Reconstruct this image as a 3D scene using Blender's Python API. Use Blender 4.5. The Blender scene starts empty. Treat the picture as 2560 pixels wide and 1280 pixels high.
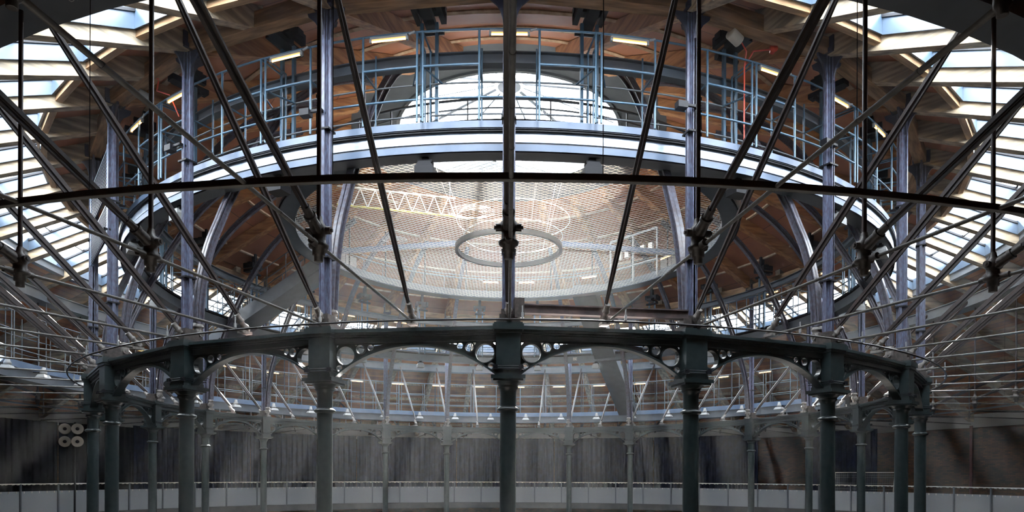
import bpy, math, random
from mathutils import Vector, Matrix
random.seed(7)
SC = bpy.context.scene
COL = SC.collection
PI = math.pi
Z0 = 1.7                      # eye height above the gallery floor; heights below are given from the eye
def R_(d): return math.radians(d)

# ------------------------------------------------------------------ camera
cd = bpy.data.cameras.new('camera'); cam = bpy.data.objects.new('camera', cd); COL.objects.link(cam)
cd.sensor_fit = 'HORIZONTAL'; cd.sensor_width = 36.0
cd.lens = 1714.5 / 2560 * 36.0
cd.shift_y = (1187.8 - 640) / 2560
cd.clip_start = 0.05; cd.clip_end = 300
cam.location = (0.002, -23.62, Z0)
cam.rotation_euler = (Matrix.Rotation(-0.0059, 4, 'Z') @ Matrix.Rotation(PI / 2, 4, 'X') @ Matrix.Rotation(0.0037, 4, 'Z')).to_euler()
SC.camera = cam

# ------------------------------------------------------------------ light
W = bpy.data.worlds.new('sky'); SC.world = W; W.use_nodes = True
bg = W.node_tree.nodes['Background']; bg.inputs[0].default_value = (0.86, 0.93, 1.0, 1); bg.inputs[1].default_value = 13.0
sd = bpy.data.lights.new('sun', 'SUN'); sun = bpy.data.objects.new('sun', sd); COL.objects.link(sun)
sd.energy = 85.0; sd.color = (1.0, 0.95, 0.88); sd.angle = R_(0.6)
sdir = Vector((0.10, 1.0, math.tan(R_(41)) ))          # towards the sun: far side of the roof, high up
sun.rotation_euler = sdir.to_track_quat('Z', 'Y').to_euler(); sun.location = sdir * 20
SC.view_settings.view_transform = 'Standard'; SC.view_settings.look = 'None'
SC.view_settings.gamma = 1.0; SC.view_settings.use_curve_mapping = False
SC.view_settings.exposure = 1.05
cy = SC.cycles
cy.use_denoising = True
cy.max_bounces = 5; cy.diffuse_bounces = 3; cy.glossy_bounces = 2; cy.transmission_bounces = 2
cy.volume_bounces = 0; cy.transparent_max_bounces = 16
cy.sample_clamp_indirect = 4.0
cy.use_adaptive_sampling = True; cy.adaptive_threshold = 0.035
cy.caustics_reflective = False; cy.caustics_refractive = False

# ------------------------------------------------------------------ materials
MATS = {}
def mat(name, base, rough=0.6, metal=0.0, var=0.0, scale=4.0, base2=None, stretch=(1, 1, 1), bump=0.0, spec=None):
    m = bpy.data.materials.new(name); m.use_nodes = True; nt = m.node_tree
    b = nt.nodes['Principled BSDF']
    b.inputs['Base Color'].default_value = (*base, 1); b.inputs['Roughness'].default_value = rough
    b.inputs['Metallic'].default_value = metal
    if spec is not None: b.inputs['Specular IOR Level'].default_value = spec
    if base2 or bump:
        tc = nt.nodes.new('ShaderNodeTexCoord'); mp = nt.nodes.new('ShaderNodeMapping')
        mp.inputs['Scale'].default_value = stretch
        no = nt.nodes.new('ShaderNodeTexNoise'); no.inputs['Scale'].default_value = scale; no.inputs['Detail'].default_value = 5
        nt.links.new(tc.outputs['Object'], mp.inputs['Vector']); nt.links.new(mp.outputs[0], no.inputs['Vector'])
        if base2:
            cr = nt.nodes.new('ShaderNodeValToRGB')
            cr.color_ramp.elements[0].position = 0.38; cr.color_ramp.elements[0].color = (*base2, 1)
            cr.color_ramp.elements[1].position = 0.62; cr.color_ramp.elements[1].color = (*base, 1)
            nt.links.new(no.outputs['Fac'], cr.inputs[0]); nt.links.new(cr.outputs[0], b.inputs['Base Color'])
        if bump:
            bp = nt.nodes.new('ShaderNodeBump'); bp.inputs['Strength'].default_value = bump; bp.inputs['Distance'].default_value = 0.02
            nt.links.new(no.outputs['Fac'], bp.inputs['Height']); nt.links.new(bp.outputs[0], b.inputs['Normal'])
    MATS[name] = m
    return m
COLUMN = mat('dark green column paint', (0.010, 0.019, 0.021), 0.33, base2=(0.018, 0.027, 0.028), scale=9, bump=0.15)
POST = mat('blue grey post paint', (0.125, 0.15, 0.225), 0.4, base2=(0.075, 0.07, 0.11), scale=30, stretch=(1, 1, .3))
RIB = mat('blue grey rib paint', (0.11, 0.115, 0.155), 0.33, base2=(0.075, 0.062, 0.075), scale=14)
STRUT = mat('brown black strut paint', (0.036, 0.024, 0.020), 0.4, base2=(0.018, 0.013, 0.013), scale=12)
CAST = mat('worn cast iron', (0.06, 0.048, 0.042), 0.45, base2=(0.025, 0.02, 0.018), scale=18)
SHOE = mat('pale dusty shoe iron', (0.22, 0.205, 0.19), 0.5, base2=(0.13, 0.12, 0.11), scale=18)
ROD = mat('dusty grey rod', (0.12, 0.115, 0.105), 0.5, base2=(0.075, 0.07, 0.062), scale=10)
HANG = mat('dark hanger rod', (0.025, 0.014, 0.014), 0.35)
GREY = mat('grey girder paint', (0.10, 0.118, 0.14), 0.4, base2=(0.085, 0.10, 0.12), scale=3)
GREYB = mat('blue girder paint', (0.13, 0.185, 0.28), 0.35, base2=(0.10, 0.15, 0.24), scale=2)
GALV = mat('galvanised strip', (0.55, 0.62, 0.72), 0.28, metal=0.4, base2=(0.32, 0.4, 0.52), scale=3, stretch=(1, 1, 3))
TUBE = mat('blue scaffold tube', (0.07, 0.14, 0.21), 0.32, metal=0.2, base2=(0.10, 0.16, 0.22), scale=9)
TUBEG = mat('grey scaffold tube', (0.14, 0.155, 0.17), 0.4, metal=0.3)
BLACK = mat('black steel', (0.005, 0.0055, 0.009), 0.5, spec=0.3)
TRACK = mat('black track', (0.006, 0.006, 0.008), 0.35)
WOODL = mat('weathered rafter timber', (0.50, 0.40, 0.27), 0.85, base2=(0.22, 0.185, 0.14), scale=3.2, stretch=(.35, 3, 3), bump=0.4)
WOODW = mat('warm rafter timber', (0.46, 0.225, 0.085), 0.8, base2=(0.24, 0.10, 0.038), scale=3.2, stretch=(.35, 3, 3), bump=0.35)
WOODP = mat('purlin timber', (0.36, 0.215, 0.11), 0.85, base2=(0.17, 0.10, 0.05), scale=3.5, stretch=(3, .4, 3), bump=0.35)
BATT = mat('ceiling batten', (0.55, 0.42, 0.29), 0.85, base2=(0.38, 0.26, 0.17), scale=6)
STEELK = mat('skylight kerb steel', (0.055, 0.085, 0.125), 0.3, base2=(0.04, 0.062, 0.095), scale=2)
CURT = mat('navy curtain', (0.010, 0.016, 0.042), 0.95, spec=0.0, base2=(0.006, 0.008, 0.02), scale=3)
DRAPE = mat('black drape', (0.003, 0.003, 0.005), 0.95, spec=0.1)
WHITE = mat('white wrap', (0.72, 0.68, 0.6), 0.7)
PALE = mat('pale housing', (0.3, 0.31, 0.31), 0.5)
WROPE = mat('white net cord', (0.62, 0.58, 0.5), 0.6)
REDP = mat('red conduit', (0.55, 0.06, 0.03), 0.4)
CREAM = mat('cream horn', (0.55, 0.5, 0.42), 0.6)
YELLOW = mat('yellow tube', (0.6, 0.5, 0.1), 0.5)
FLOORM = mat('gallery floor', (0.06, 0.056, 0.052), 0.7, base2=(0.04, 0.038, 0.036), scale=2)
FASC = mat('pale eaves board', (0.42, 0.41, 0.38), 0.7)
def emis(name, c, s):
    m = bpy.data.materials.new(name); m.use_nodes = True; nt = m.node_tree
    b = nt.nodes['Principled BSDF']; b.inputs['Base Color'].default_value = (*c, 1)
    b.inputs['Emission Color'].default_value = (*c, 1); b.inputs['Emission Strength'].default_value = s
    MATS[name] = m
    return m
LAMP = emis('warm fluorescent tube', (1.0, 0.48, 0.14), 4.5)
def radial_boards(name, c1, c2, freq, seam):
    """brown boards: seams run round the roof, one every 1/freq metres of radius"""
    m = bpy.data.materials.new(name); m.use_nodes = True; nt = m.node_tree; N = nt.nodes; L = nt.links
    b = N['Principled BSDF']; b.inputs['Roughness'].default_value = 0.8
    tc = N.new('ShaderNodeTexCoord'); sx = N.new('ShaderNodeSeparateXYZ'); L.new(tc.outputs['Object'], sx.inputs[0])
    cb = N.new('ShaderNodeCombineXYZ'); L.new(sx.outputs[0], cb.inputs[0]); L.new(sx.outputs[1], cb.inputs[1])
    ln = N.new('ShaderNodeVectorMath'); ln.operation = 'LENGTH'; L.new(cb.outputs[0], ln.inputs[0])
    mu = N.new('ShaderNodeMath'); mu.operation = 'MULTIPLY'; mu.inputs[1].default_value = freq; L.new(ln.outputs['Value'], mu.inputs[0])
    fr = N.new('ShaderNodeMath'); fr.operation = 'FRACT'; L.new(mu.outputs[0], fr.inputs[0])
    lt = N.new('ShaderNodeMath'); lt.operation = 'LESS_THAN'; lt.inputs[1].default_value = seam; L.new(fr.outputs[0], lt.inputs[0])
    fl = N.new('ShaderNodeMath'); fl.operation = 'FLOOR'; L.new(mu.outputs[0], fl.inputs[0])
    wn = N.new('ShaderNodeTexWhiteNoise'); wn.noise_dimensions = '1D'; L.new(fl.outputs[0], wn.inputs['W'])
    no = N.new('ShaderNodeTexNoise'); no.inputs['Scale'].default_value = 1.3; no.inputs['Detail'].default_value = 6; L.new(tc.outputs['Object'], no.inputs['Vector'])
    ad = N.new('ShaderNodeMath'); ad.operation = 'MULTIPLY_ADD'; ad.inputs[1].default_value = 0.35; L.new(wn.outputs[0], ad.inputs[0]); L.new(no.outputs['Fac'], ad.inputs[2])
    cr = N.new('ShaderNodeValToRGB'); cr.color_ramp.elements[0].position = 0.45; cr.color_ramp.elements[0].color = (*c2, 1)
    cr.color_ramp.elements[1].position = 0.85; cr.color_ramp.elements[1].color = (*c1, 1); L.new(ad.outputs[0], cr.inputs[0])
    mx = N.new('ShaderNodeMixRGB'); mx.inputs[2].default_value = (0.05, 0.025, 0.012, 1); L.new(lt.outputs[0], mx.inputs[0]); L.new(cr.outputs[0], mx.inputs[1])
    L.new(mx.outputs[0], b.inputs['Base Color']); MATS[name] = m
    return m
BOARD_IN = radial_boards('brown ceiling panel', (0.33, 0.125, 0.055), (0.24, 0.085, 0.038), 0.5, 0.01)
BOARD_OUT = radial_boards('brown roof planks', (0.46, 0.155, 0.04), (0.2, 0.065, 0.018), 5.0, 0.06)
def brick():
    m = bpy.data.materials.new('old brick'); m.use_nodes = True; nt = m.node_tree; N = nt.nodes; L = nt.links
    b = N['Principled BSDF']; b.inputs['Roughness'].default_value = 0.9
    uv = N.new('ShaderNodeUVMap'); br = N.new('ShaderNodeTexBrick')
    br.inputs['Scale'].default_value = 1.0; br.inputs['Brick Width'].default_value = 0.23; br.inputs['Row Height'].default_value = 0.075
    br.inputs['Mortar Size'].default_value = 0.008
    br.inputs['Color1'].default_value = (0.15, 0.085, 0.04, 1); br.inputs['Color2'].default_value = (0.055, 0.042, 0.025, 1)
    br.inputs['Mortar'].default_value = (0.05, 0.045, 0.036, 1); L.new(uv.outputs[0], br.inputs['Vector'])
    no = N.new('ShaderNodeTexNoise'); no.inputs['Scale'].default_value = 0.7; no.inputs['Detail'].default_value = 6; L.new(uv.outputs[0], no.inputs['Vector'])
    cr = N.new('ShaderNodeValToRGB'); cr.color_ramp.elements[0].position = .35; cr.color_ramp.elements[0].color = (.38, .42, .36, 1)
    cr.color_ramp.elements[1].position = .7; cr.color_ramp.elements[1].color = (1.6, 1.0, .55, 1); L.new(no.outputs['Fac'], cr.inputs[0])
    mx = N.new('ShaderNodeMixRGB'); mx.blend_type = 'MULTIPLY'; mx.inputs[0].default_value = 1; L.new(br.outputs['Color'], mx.inputs[1]); L.new(cr.outputs[0], mx.inputs[2])
    L.new(mx.outputs[0], b.inputs['Base Color']); return m
BRICK = brick()
def glassy(name, tint, opacity, rough=0.05):
    m = bpy.data.materials.new(name); m.use_nodes = True; nt = m.node_tree; N = nt.nodes; L = nt.links
    b = N['Principled BSDF']; b.inputs['Base Color'].default_value = (*tint, 1); b.inputs['Roughness'].default_value = rough
    t = N.new('ShaderNodeBsdfTransparent'); mx = N.new('ShaderNodeMixShader'); mx.inputs[0].default_value = opacity
    L.new(t.outputs[0], mx.inputs[1]); L.new(b.outputs[0], mx.inputs[2]); L.new(mx.outputs[0], N['Material Output'].inputs[0])
    return m
GLASS = glassy('skylight glass', (0.8, 0.85, 0.88), 0.06)
POLY = glassy('translucent parapet sheet', (0.50, 0.53, 0.55), 0.62, 0.3)

# ------------------------------------------------------------------ mesh builder
class MB:
    def __init__(s): s.v = []; s.f = []; s.sm = []
    def add(s, vs, fs, smooth=False, M=None):
        o = len(s.v)
        s.v += [tuple(M @ Vector(p)) if M is not None else tuple(p) for p in vs]
        s.f += [tuple(i + o for i in f) for f in fs]; s.sm += [smooth] * len(fs)
        return s
    def box(s, x0, x1, y0, y1, z0, z1, M=None):
        v = [(x, y, z) for z in (z0, z1) for y in (y0, y1) for x in (x0, x1)]
        return s.add(v, [(0, 2, 3, 1), (4, 5, 7, 6), (0, 1, 5, 4), (2, 6, 7, 3), (0, 4, 6, 2), (1, 3, 7, 5)], False, M)
    def frame(s, a, b, up=(0, 0, 1)):
        a, b = Vector(a), Vector(b); d = b - a; L = d.length; x = d.normalized(); u = Vector(up)
        if abs(x.dot(u)) > .98: u = Vector((1, 0, 0))
        y = u.cross(x).normalized(); z = x.cross(y)
        return Matrix((( x.x, y.x, z.x, a.x), (x.y, y.y, z.y, a.y), (x.z, y.z, z.z, a.z), (0, 0, 0, 1))), L
    def beam(s, a, b, w, h, up=(0, 0, 1)):
        M, L = s.frame(a, b, up); return s.box(0, L, -w / 2, w / 2, -h / 2, h / 2, M)
    def tube(s, a, b, r, n=8, r2=None, caps=True):
        r2 = r if r2 is None else r2; M, L = s.frame(a, b)
        v = []
        for x, rr in ((0, r), (L, r2)):
            for i in range(n):
                t = 2 * PI * i / n; v.append((x, rr * math.cos(t), rr * math.sin(t)))
        s.add(v, [(i, (i + 1) % n, n + (i + 1) % n, n + i) for i in range(n)], True, M)
        if caps: s.add(v, [tuple(range(n))[::-1], tuple(range(n, 2 * n))], False, M)
        return s
    def path(s, pts, r, n=8):
        for a, b in zip(pts, pts[1:]): s.tube(a, b, r, n)
        return s
    def lathe(s, prof, n=20, M=None, smooth=True):
        v = []; f = []
        for r, z in prof:
            for i in range(n):
                t = 2 * PI * i / n; v.append((r * math.cos(t), r * math.sin(t), z))
        m = len(prof)
        for j in range(m - 1):
            for i in range(n): f.append((j * n + i, j * n + (i + 1) % n, (j + 1) * n + (i + 1) % n, (j + 1) * n + i))
        s.add(v, f, smooth, M); s.add(v, [tuple(range(n))[::-1], tuple(range((m - 1) * n, m * n))], False, M)
        return s
    def arc(s, r0, r1, z0, z1, t0=0, t1=360, step=3.75, z0b=None, z1b=None):
        """ring sector about the hall's axis; z at r0 and (z..b) at r1"""
        z0b = z0 if z0b is None else z0b; z1b = z1 if z1b is None else z1b
        n = max(1, int(round((t1 - t0) / step))); full = abs(t1 - t0 - 360) < 1e-6; v = []; f = []
        for i in range(n if full else n + 1):
            t = R_(t0 + (t1 - t0) * i / n); sx, cx = math.sin(t), -math.cos(t)
            v += [(r0 * sx, r0 * cx, z0), (r1 * sx, r1 * cx, z0b), (r1 * sx, r1 * cx, z1b), (r0 * sx, r0 * cx, z1)]
        m = len(v) // 4
        for i in range(n):
            a = 4 * i; b = 4 * ((i + 1) % m)
            for k in range(4): f.append((a + k, b + k, b + (k + 1) % 4, a + (k + 1) % 4))
        s.add(v, f)
        if not full: s.add(v, [(0, 1, 2, 3), (4 * n + 3, 4 * n + 2, 4 * n + 1, 4 * n)])
        return s
    def ringtube(s, R, z, r, t0=0, t1=360, step=2.5, n=6):
        m = max(1, int(round((t1 - t0) / step)))
        pts = [(R * math.sin(R_(t0 + (t1 - t0) * i / m)), -R * math.cos(R_(t0 + (t1 - t0) * i / m)), z) for i in range(m + 1)]
        v = []; f = []
        for i, p in enumerate(pts):
            t = R_(t0 + (t1 - t0) * i / m); e = Vector((math.sin(t), -math.cos(t), 0))
            for k in range(n):
                a = 2 * PI * k / n; v.append(tuple(Vector(p) + e * (r * math.cos(a)) + Vector((0, 0, r * math.sin(a)))))
        for i in range(m):
            for k in range(n): f.append((i * n + k, i * n + (k + 1) % n, (i + 1) * n + (k + 1) % n, (i + 1) * n + k))
        return s.add(v, f, True)
    def cross(s, a, b, w, taper=.5, up=(0, 0, 1), th=.028, h=None):
        """cast strut of cruciform section that is widest in the middle"""
        M, L = s.frame(a, b, up); st = 8
        for ax in (0, 1):
            for sg in (-1, 1):
                v = []
                for i in range(st + 1):
                    x = L * i / st; hw = (w if ax == 0 else (h or w)) / 2 * (taper + (1 - taper) * math.sin(PI * i / st) ** .6)
                    for q, t_ in ((0, 1), (hw, 1), (hw, -1), (0, -1)):
                        p = (q * sg, t_ * th / 2); v.append((x, p[0], p[1]) if ax == 0 else (x, p[1], p[0]))
                f = []
                for i in range(st):
                    o = 4 * i
                    for k in range(4): f.append((o + k, o + (k + 1) % 4, o + 4 + (k + 1) % 4, o + 4 + k))
                f += [(0, 1, 2, 3), (4 * st + 3, 4 * st + 2, 4 * st + 1, 4 * st)]
                s.add(v, f, False, M)
        s.tube(a, b, w * .26, 6)
        return s
    def build(s, name, m, parent=None, shift=None):
        me = bpy.data.meshes.new(name)
        vs = s.v if shift is None else [(x - shift[0], y - shift[1], z - shift[2]) for x, y, z in s.v]
        me.from_pydata(vs, [], s.f); me.polygons.foreach_set('use_smooth', s.sm); me.materials.append(m); me.update()
        o = bpy.data.objects.new(name, me); COL.objects.link(o)
        if parent: o.parent = parent
        if shift is not None: o.location = shift
        return o
def P(r, t, z): return Vector((r * math.sin(R_(t)), -r * math.cos(R_(t)), z + Z0))
def tag(o, label=None, cat=None, group=None, kind=None):
    if label: o['label'] = label
    if cat: o['category'] = cat
    if group: o['group'] = group
    if kind: o['kind'] = kind
    return o
def empty(name, loc, rz=0.0):
    o = bpy.data.objects.new(name, None); o.location = loc; o.rotation_euler = (0, 0, rz); o.empty_display_size = .2; COL.objects.link(o)
    return o
def dup(o, parent=None):
    c = o.copy(); COL.objects.link(c); c.parent = parent
    for ch in list(o.children): dup(ch, c)
    return c
def struct(name, mb, m):
    return tag(mb.build(name, m), kind='structure')
ORD = ['', 'first', 'second', 'third', 'fourth', 'fifth', 'sixth']
def cname(k):
    """k = column number from the nearest one, + to the right; 12 = the farthest"""
    k = (k + 11) % 24 - 11; side = 'right' if k > 0 else 'left'; a = abs(k)
    if a == 0: return 'the near central column'
    if a == 12: return 'the far central column'
    if a <= 6: return 'the %s near column %s of centre' % (ORD[a], side)
    return 'the %s far column %s of centre' % (ORD[12 - a], side)
def bname(k):
    """the bay between column k and column k+1"""
    k = (k + 11) % 24 - 11
    side = 'right' if k >= 0 else 'left'; a = k if k >= 0 else -k - 1
    if a == 0: return 'in the first near bay %s of centre' % side
    if a == 11: return 'in the first far bay %s of centre' % side
    if a < 6: return 'in the %s near bay %s of centre' % (ORD[a + 1], side)
    return 'in the %s far bay %s of centre' % (ORD[12 - a], side)

RC = 12.2
def roofb(r): return 8.0 + (12.2 - r) * 0.451      # underside of the rafters
# ------------------------------------------------------------------ the shell
def ring_sheet(r0, r1, z0, z1, th, t0=0, t1=360):
    return MB().arc(r0, r1, z0 + Z0, z0 + th + Z0, t0, t1, 3.75, z1 + Z0, z1 + th + Z0)
def wall():
    m = MB(); me_v = []; n = 96; R = 24.25; zb, zt = -4.3 + Z0, 3.03 + Z0
    for i in range(n + 1):
        t = 2 * PI * i / n
        for rr in (R, R + .5):
            for z in (zb, zt): me_v.append((rr * math.sin(t), -rr * math.cos(t), z))
    f = []; uv = []
    for i in range(n):
        a, b = 4 * i, 4 * i + 4; u0, u1 = R * 2 * PI * i / n, R * 2 * PI * (i + 1) / n
        f.append((a, a + 1, b + 1, b)); uv += [(u0, zb), (u0, zt), (u1, zt), (u1, zb)]
        f.append((a + 2, b + 2, b + 3, a + 3)); uv += [(u0, zb), (u1, zb), (u1, zt), (u0, zt)]
        f.append((a + 1, a + 3, b + 3, b + 1)); uv += [(u0, zt), (u0, zt), (u1, zt), (u1, zt)]
    me = bpy.data.meshes.new('wall_round'); me.from_pydata(me_v, [], f); l = me.uv_layers.new(name='UVMap')
    for i, q in enumerate(uv): l.data[i].uv = q
    me.materials.append(BRICK); me.update(); o = bpy.data.objects.new('wall_round', me); COL.objects.link(o); tag(o, kind='structure')
wall()
ZG = -1.75
struct('floor', MB().arc(20.3, 24.3, ZG - .35 + Z0, ZG + Z0), FLOORM)
struct('floor', MB().arc(0.01, 24.3, -4.3 + Z0, -4.0 + Z0), FLOORM)
CE = 0.42
c_in = ring_sheet(5.3, 13.2, roofb(5.3) + CE, roofb(13.2) + CE, .06)
struct('ceiling', c_in, BOARD_IN)
struct('ceiling', ring_sheet(3.8, 5.3, 11.75, roofb(5.3) + CE, .06), GREY)
struct('ceiling', ring_sheet(15.3, 24.6, roofb(15.3) + CE, roofb(24.6) + CE, .06), BOARD_OUT)
for i, r in enumerate((11.2, 9.3, 7.6, 6.3)):
    struct('trim_%d' % (i + 1), ring_sheet(r - .05, r + .05, roofb(r) + CE - .05, roofb(r) + CE - .05, .06), BATT)
for i, r in enumerate((17.0, 18.6, 20.2, 21.8, 23.2)):
    struct('trim_%d' % (i + 5), ring_sheet(r - .08, r + .08, roofb(r) + CE - .16, roofb(r) + CE - .16, .16), WOODP)
struct('trim_10', MB().arc(24.12, 24.24, 2.36 + Z0, 3.0 + Z0), FASC)

# ------------------------------------------------------------------ rafters, skylights
def slope_beam(r0, r1, w, h, base):
    """in a local frame whose origin is at radius base, x outward"""
    z = [roofb(r0), roofb(r1)]
    v = []
    for r, zz in ((r0, z[0]), (r1, z[1])):
        for y in (-w / 2, w / 2):
            for dz in (0, h): v.append((r - base, y, zz + dz - roofb(base)))
    return MB().add(v, [(0, 1, 3, 2), (4, 6, 7, 5), (0, 4, 5, 1), (2, 3, 7, 6), (1, 5, 7, 3), (0, 2, 6, 4)])
raf = slope_beam(12.0, 24.1, .25, .41, 16).build('timber_rafter', WOODL)
def chord_name(i):     # i = half-bay number, even ones stand on a column
    return ('above ' + cname(i // 2)) if i % 2 == 0 else bname(i // 2)
for i in range(48):
    o = raf if i == 0 else raf.copy()
    if i: COL.objects.link(o)
    t = 7.5 * i; o.location = P(16, t, roofb(16)); o.rotation_euler = (0, 0, R_(t - 90))
    tag(o, 'weathered outer roof rafter ' + chord_name(i), 'rafter', 'outer timber rafters between the skylights')
raf2 = slope_beam(5.3, 11.9, .27, .40, 8).build('inner_rafter', WOODW)
for i in range(24):
    o = raf2 if i == 0 else raf2.copy()
    if i: COL.objects.link(o)
    t = 15 * i; o.location = P(8, t, roofb(8)); o.rotation_euler = (0, 0, R_(t - 90))
    tag(o, 'warm inner ceiling rafter behind ' + cname(i), 'rafter', 'inner timber rafters under the brown ceiling')
LCH = 2 * RC * math.sin(R_(7.5)); RCH = RC * math.cos(R_(7.5))
pur = MB().box(-.13, .13, -LCH / 2 + .05, LCH / 2 - .05, 0, .29).build('timber_purlin', WOODP)
for i in range(24):
    o = pur if i == 0 else pur.copy()
    if i: COL.objects.link(o)
    t = 15 * i + 7.5; o.location = P(RCH, t, 7.98); o.rotation_euler = (0, 0, R_(t - 90))
    tag(o, 'timber purlin between post heads ' + bname(i), 'purlin', 'timber purlins linking the post heads')
def skylight():
    e = empty('skylight', (0, 0, 0)); b = 14.0; ra, rb = 13.3, 15.15
    def hw(r): return r * math.tan(R_(3.75)) - .15
    def zz(r): return roofb(r) - roofb(b)
    k = MB(); lo, hi = .24, .64
    for sg in (-1, 1):
        for off0, off1 in ((0, .05),):
            v = []
            for r in (ra, rb):
                for q in (hw(r) * sg, (hw(r) - off1) * sg):
                    for d in (lo, hi): v.append((r - b, q, zz(r) + d))
            k.add(v, [(0, 1, 3, 2), (4, 6, 7, 5), (0, 4, 5, 1), (2, 3, 7, 6), (1, 5, 7, 3), (0, 2, 6, 4)])
    for r in (ra, rb):
        d = .06 if r == ra else -.06
        v = []
        for rr in (r, r + d):
            for q in (-hw(rr), hw(rr)):
                for dz in (lo, hi): v.append((rr - b, q, zz(rr) + dz))
        k.add(v, [(0, 1, 3, 2), (4, 6, 7, 5), (0, 4, 5, 1), (2, 3, 7, 6), (1, 5, 7, 3), (0, 2, 6, 4)])
    k.build('kerb', STEELK, e)
    s = MB()
    for r in (14.45,):
        s.beam((r - b, -hw(r), zz(r) + .6), (r - b, hw(r), zz(r) + .6), .05, .06)
    for sg in (-1, 1): s.beam((ra - b, sg * (hw(ra) - .07), zz(ra) + .56), (rb - b, sg * (hw(rb) - .07), zz(rb) + .56), .04, .05)
    s.build('glazing_bar', BLACK, e)
    g = MB(); v = [(ra - b, -hw(ra), zz(ra) + .62), (rb - b, -hw(rb), zz(rb) + .62), (rb - b, hw(rb), zz(rb) + .62), (ra - b, hw(ra), zz(ra) + .62)]
    v += [(x, y, z + .012) for x, y, z in v]
    g.add(v, [(0, 1, 2, 3), (7, 6, 5, 4), (0, 4, 5, 1), (1, 5, 6, 2), (2, 6, 7, 3), (3, 7, 4, 0)]); g.build('pane', GLASS, e)
    # infill board and trimmers that close the bay round the kerb
    for r, w in ((13.22, .12), (15.25, .2)):
        q = r * math.tan(R_(3.75)) - .12
        MB().box(r - b - w / 2, r - b + w / 2, -q, q, zz(r) + .1, zz(r) + .5).build('trimmer', WOODP if r < 14 else GREY, e)
    f = MB()
    for sg in (-1, 1):
        v = []
        for r in (13.15, 15.35):
            for q in (hw(r) if ra < r < rb else hw(r), r * math.tan(R_(3.75)) + .01):
                for d in (.42, .48): v.append((r - b, q * sg, zz(r) + d))
        f.add(v, [(0, 1, 3, 2), (4, 6, 7, 5), (0, 4, 5, 1), (2, 3, 7, 6), (1, 5, 7, 3), (0, 2, 6, 4)])
    f.build('infill_board', STEELK, e)
    return e
sk = skylight()
for i in range(48):
    o = sk if i == 0 else dup(sk)
    t = 7.5 * i + 3.75; o.location = P(14, t, roofb(14)); o.rotation_euler = (0, 0, R_(t - 90))
    hlf = 'left half' if ((i % 2 == 0)) else 'right half'
    kk = (i // 2 + 11) % 24 - 11; far = abs(kk + .5) > 6
    if far: hlf = 'right half' if i % 2 == 0 else 'left half'
    tag(o, 'sloping roof skylight %s, its %s' % (bname(i // 2), hlf), 'skylight', 'roof skylights in a ring')

# lantern
ln = empty('roof_lantern', (0, 0, 11.75 + Z0)); zl = 0
MB().arc(3.72, 3.82, -.08, .75).build('drum', GREY, ln)
m = MB()
for i in range(12):
    t = R_(30 * i + 9); a = (3.75 * math.sin(t), -3.75 * math.cos(t), .75); m.beam(a, (.5 * math.sin(t), -.5 * math.cos(t), 1.66), .05 if i % 2 else .13, .09)
m.arc(.02, .4, 1.60, 1.72).build('glazing_bar', GREY, ln)
MB().arc(.1, 3.8, 1.80, 1.81, z0b=.78, z1b=.79).build('glass_roof', GLASS, ln)
tag(ln, 'round glazed lantern at the top of the roof', 'roof lantern')

# ------------------------------------------------------------------ columns
def column():
    e = empty('iron_column', (0, 0, 0)); B = 4.0      # local z = rel z + B
    MB().lathe([(.26, 0), (.26, .12), (.2, .16), (.19, .3), (.145, .36), (.14, .5), (.136, 3), (.132, B + 1.06)], 28).build('shaft', COLUMN, e)
    MB().lathe([(.132, B + 1.05), (.16, B + 1.06), (.182, B + 1.085), (.182, B + 1.10), (.165, B + 1.12), (.14, B + 1.135), (.132, B + 1.14)], 28).build('collar', COLUMN, e)
    MB().lathe([(.132, B + 1.13), (.131, B + 1.36), (.137, B + 1.42), (.165, B + 1.445), (.17, B + 1.46), (.16, B + 1.475), (.175, B + 1.50), (.215, B + 1.535), (.235, B + 1.56)], 28).build('capital', COLUMN, e)
    a = MB().box(-.245, .245, -.245, .245, B + 1.545, B + 1.575); a.box(-.28, .28, -.28, .28, B + 1.575, B + 1.635); a.build('abacus', COLUMN, e)
    p = MB().box(-.2, .2, -.2, .2, B + 1.63, B + 2.38); p.box(-.212, .212, -.212, .212, B + 1.63, B + 1.70)
    p.box(-.225, .225, -.225, .225, B + 2.33, B + 2.38); p.box(-.255, .255, -.255, .255, B + 2.38, B + 2.47); p.box(-.235, .235, -.235, .235, B + 2.47, B + 2.50); p.build('pier_block', COLUMN, e)
    c = MB()
    for z in (1.745, 1.785):
        for s in (-1, 1):
            c.tube((s * .222, -.26, B + z), (s * .222, .26, B + z), .008, 6); c.tube((-.26, s * .222, B + z), (.26, s * .222, B + z), .008, 6)
    c.box(.2, .25, -.25, -.17, B + 1.73, B + 1.80); c.box(.2, .25, .17, .25, B + 1.73, B + 1.80)
    c.build('clamp_band', BLACK, e)
    return e
c0 = column()
for k in range(24):
    o = c0 if k == 0 else dup(c0)
    o.location = P(RC, 15 * k, -4.0); o.rotation_euler = (0, 0, R_(15 * k - 90))
    tag(o, 'dark green cast iron column, ' + cname(k), 'column', 'cast iron columns of the ring')

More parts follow.
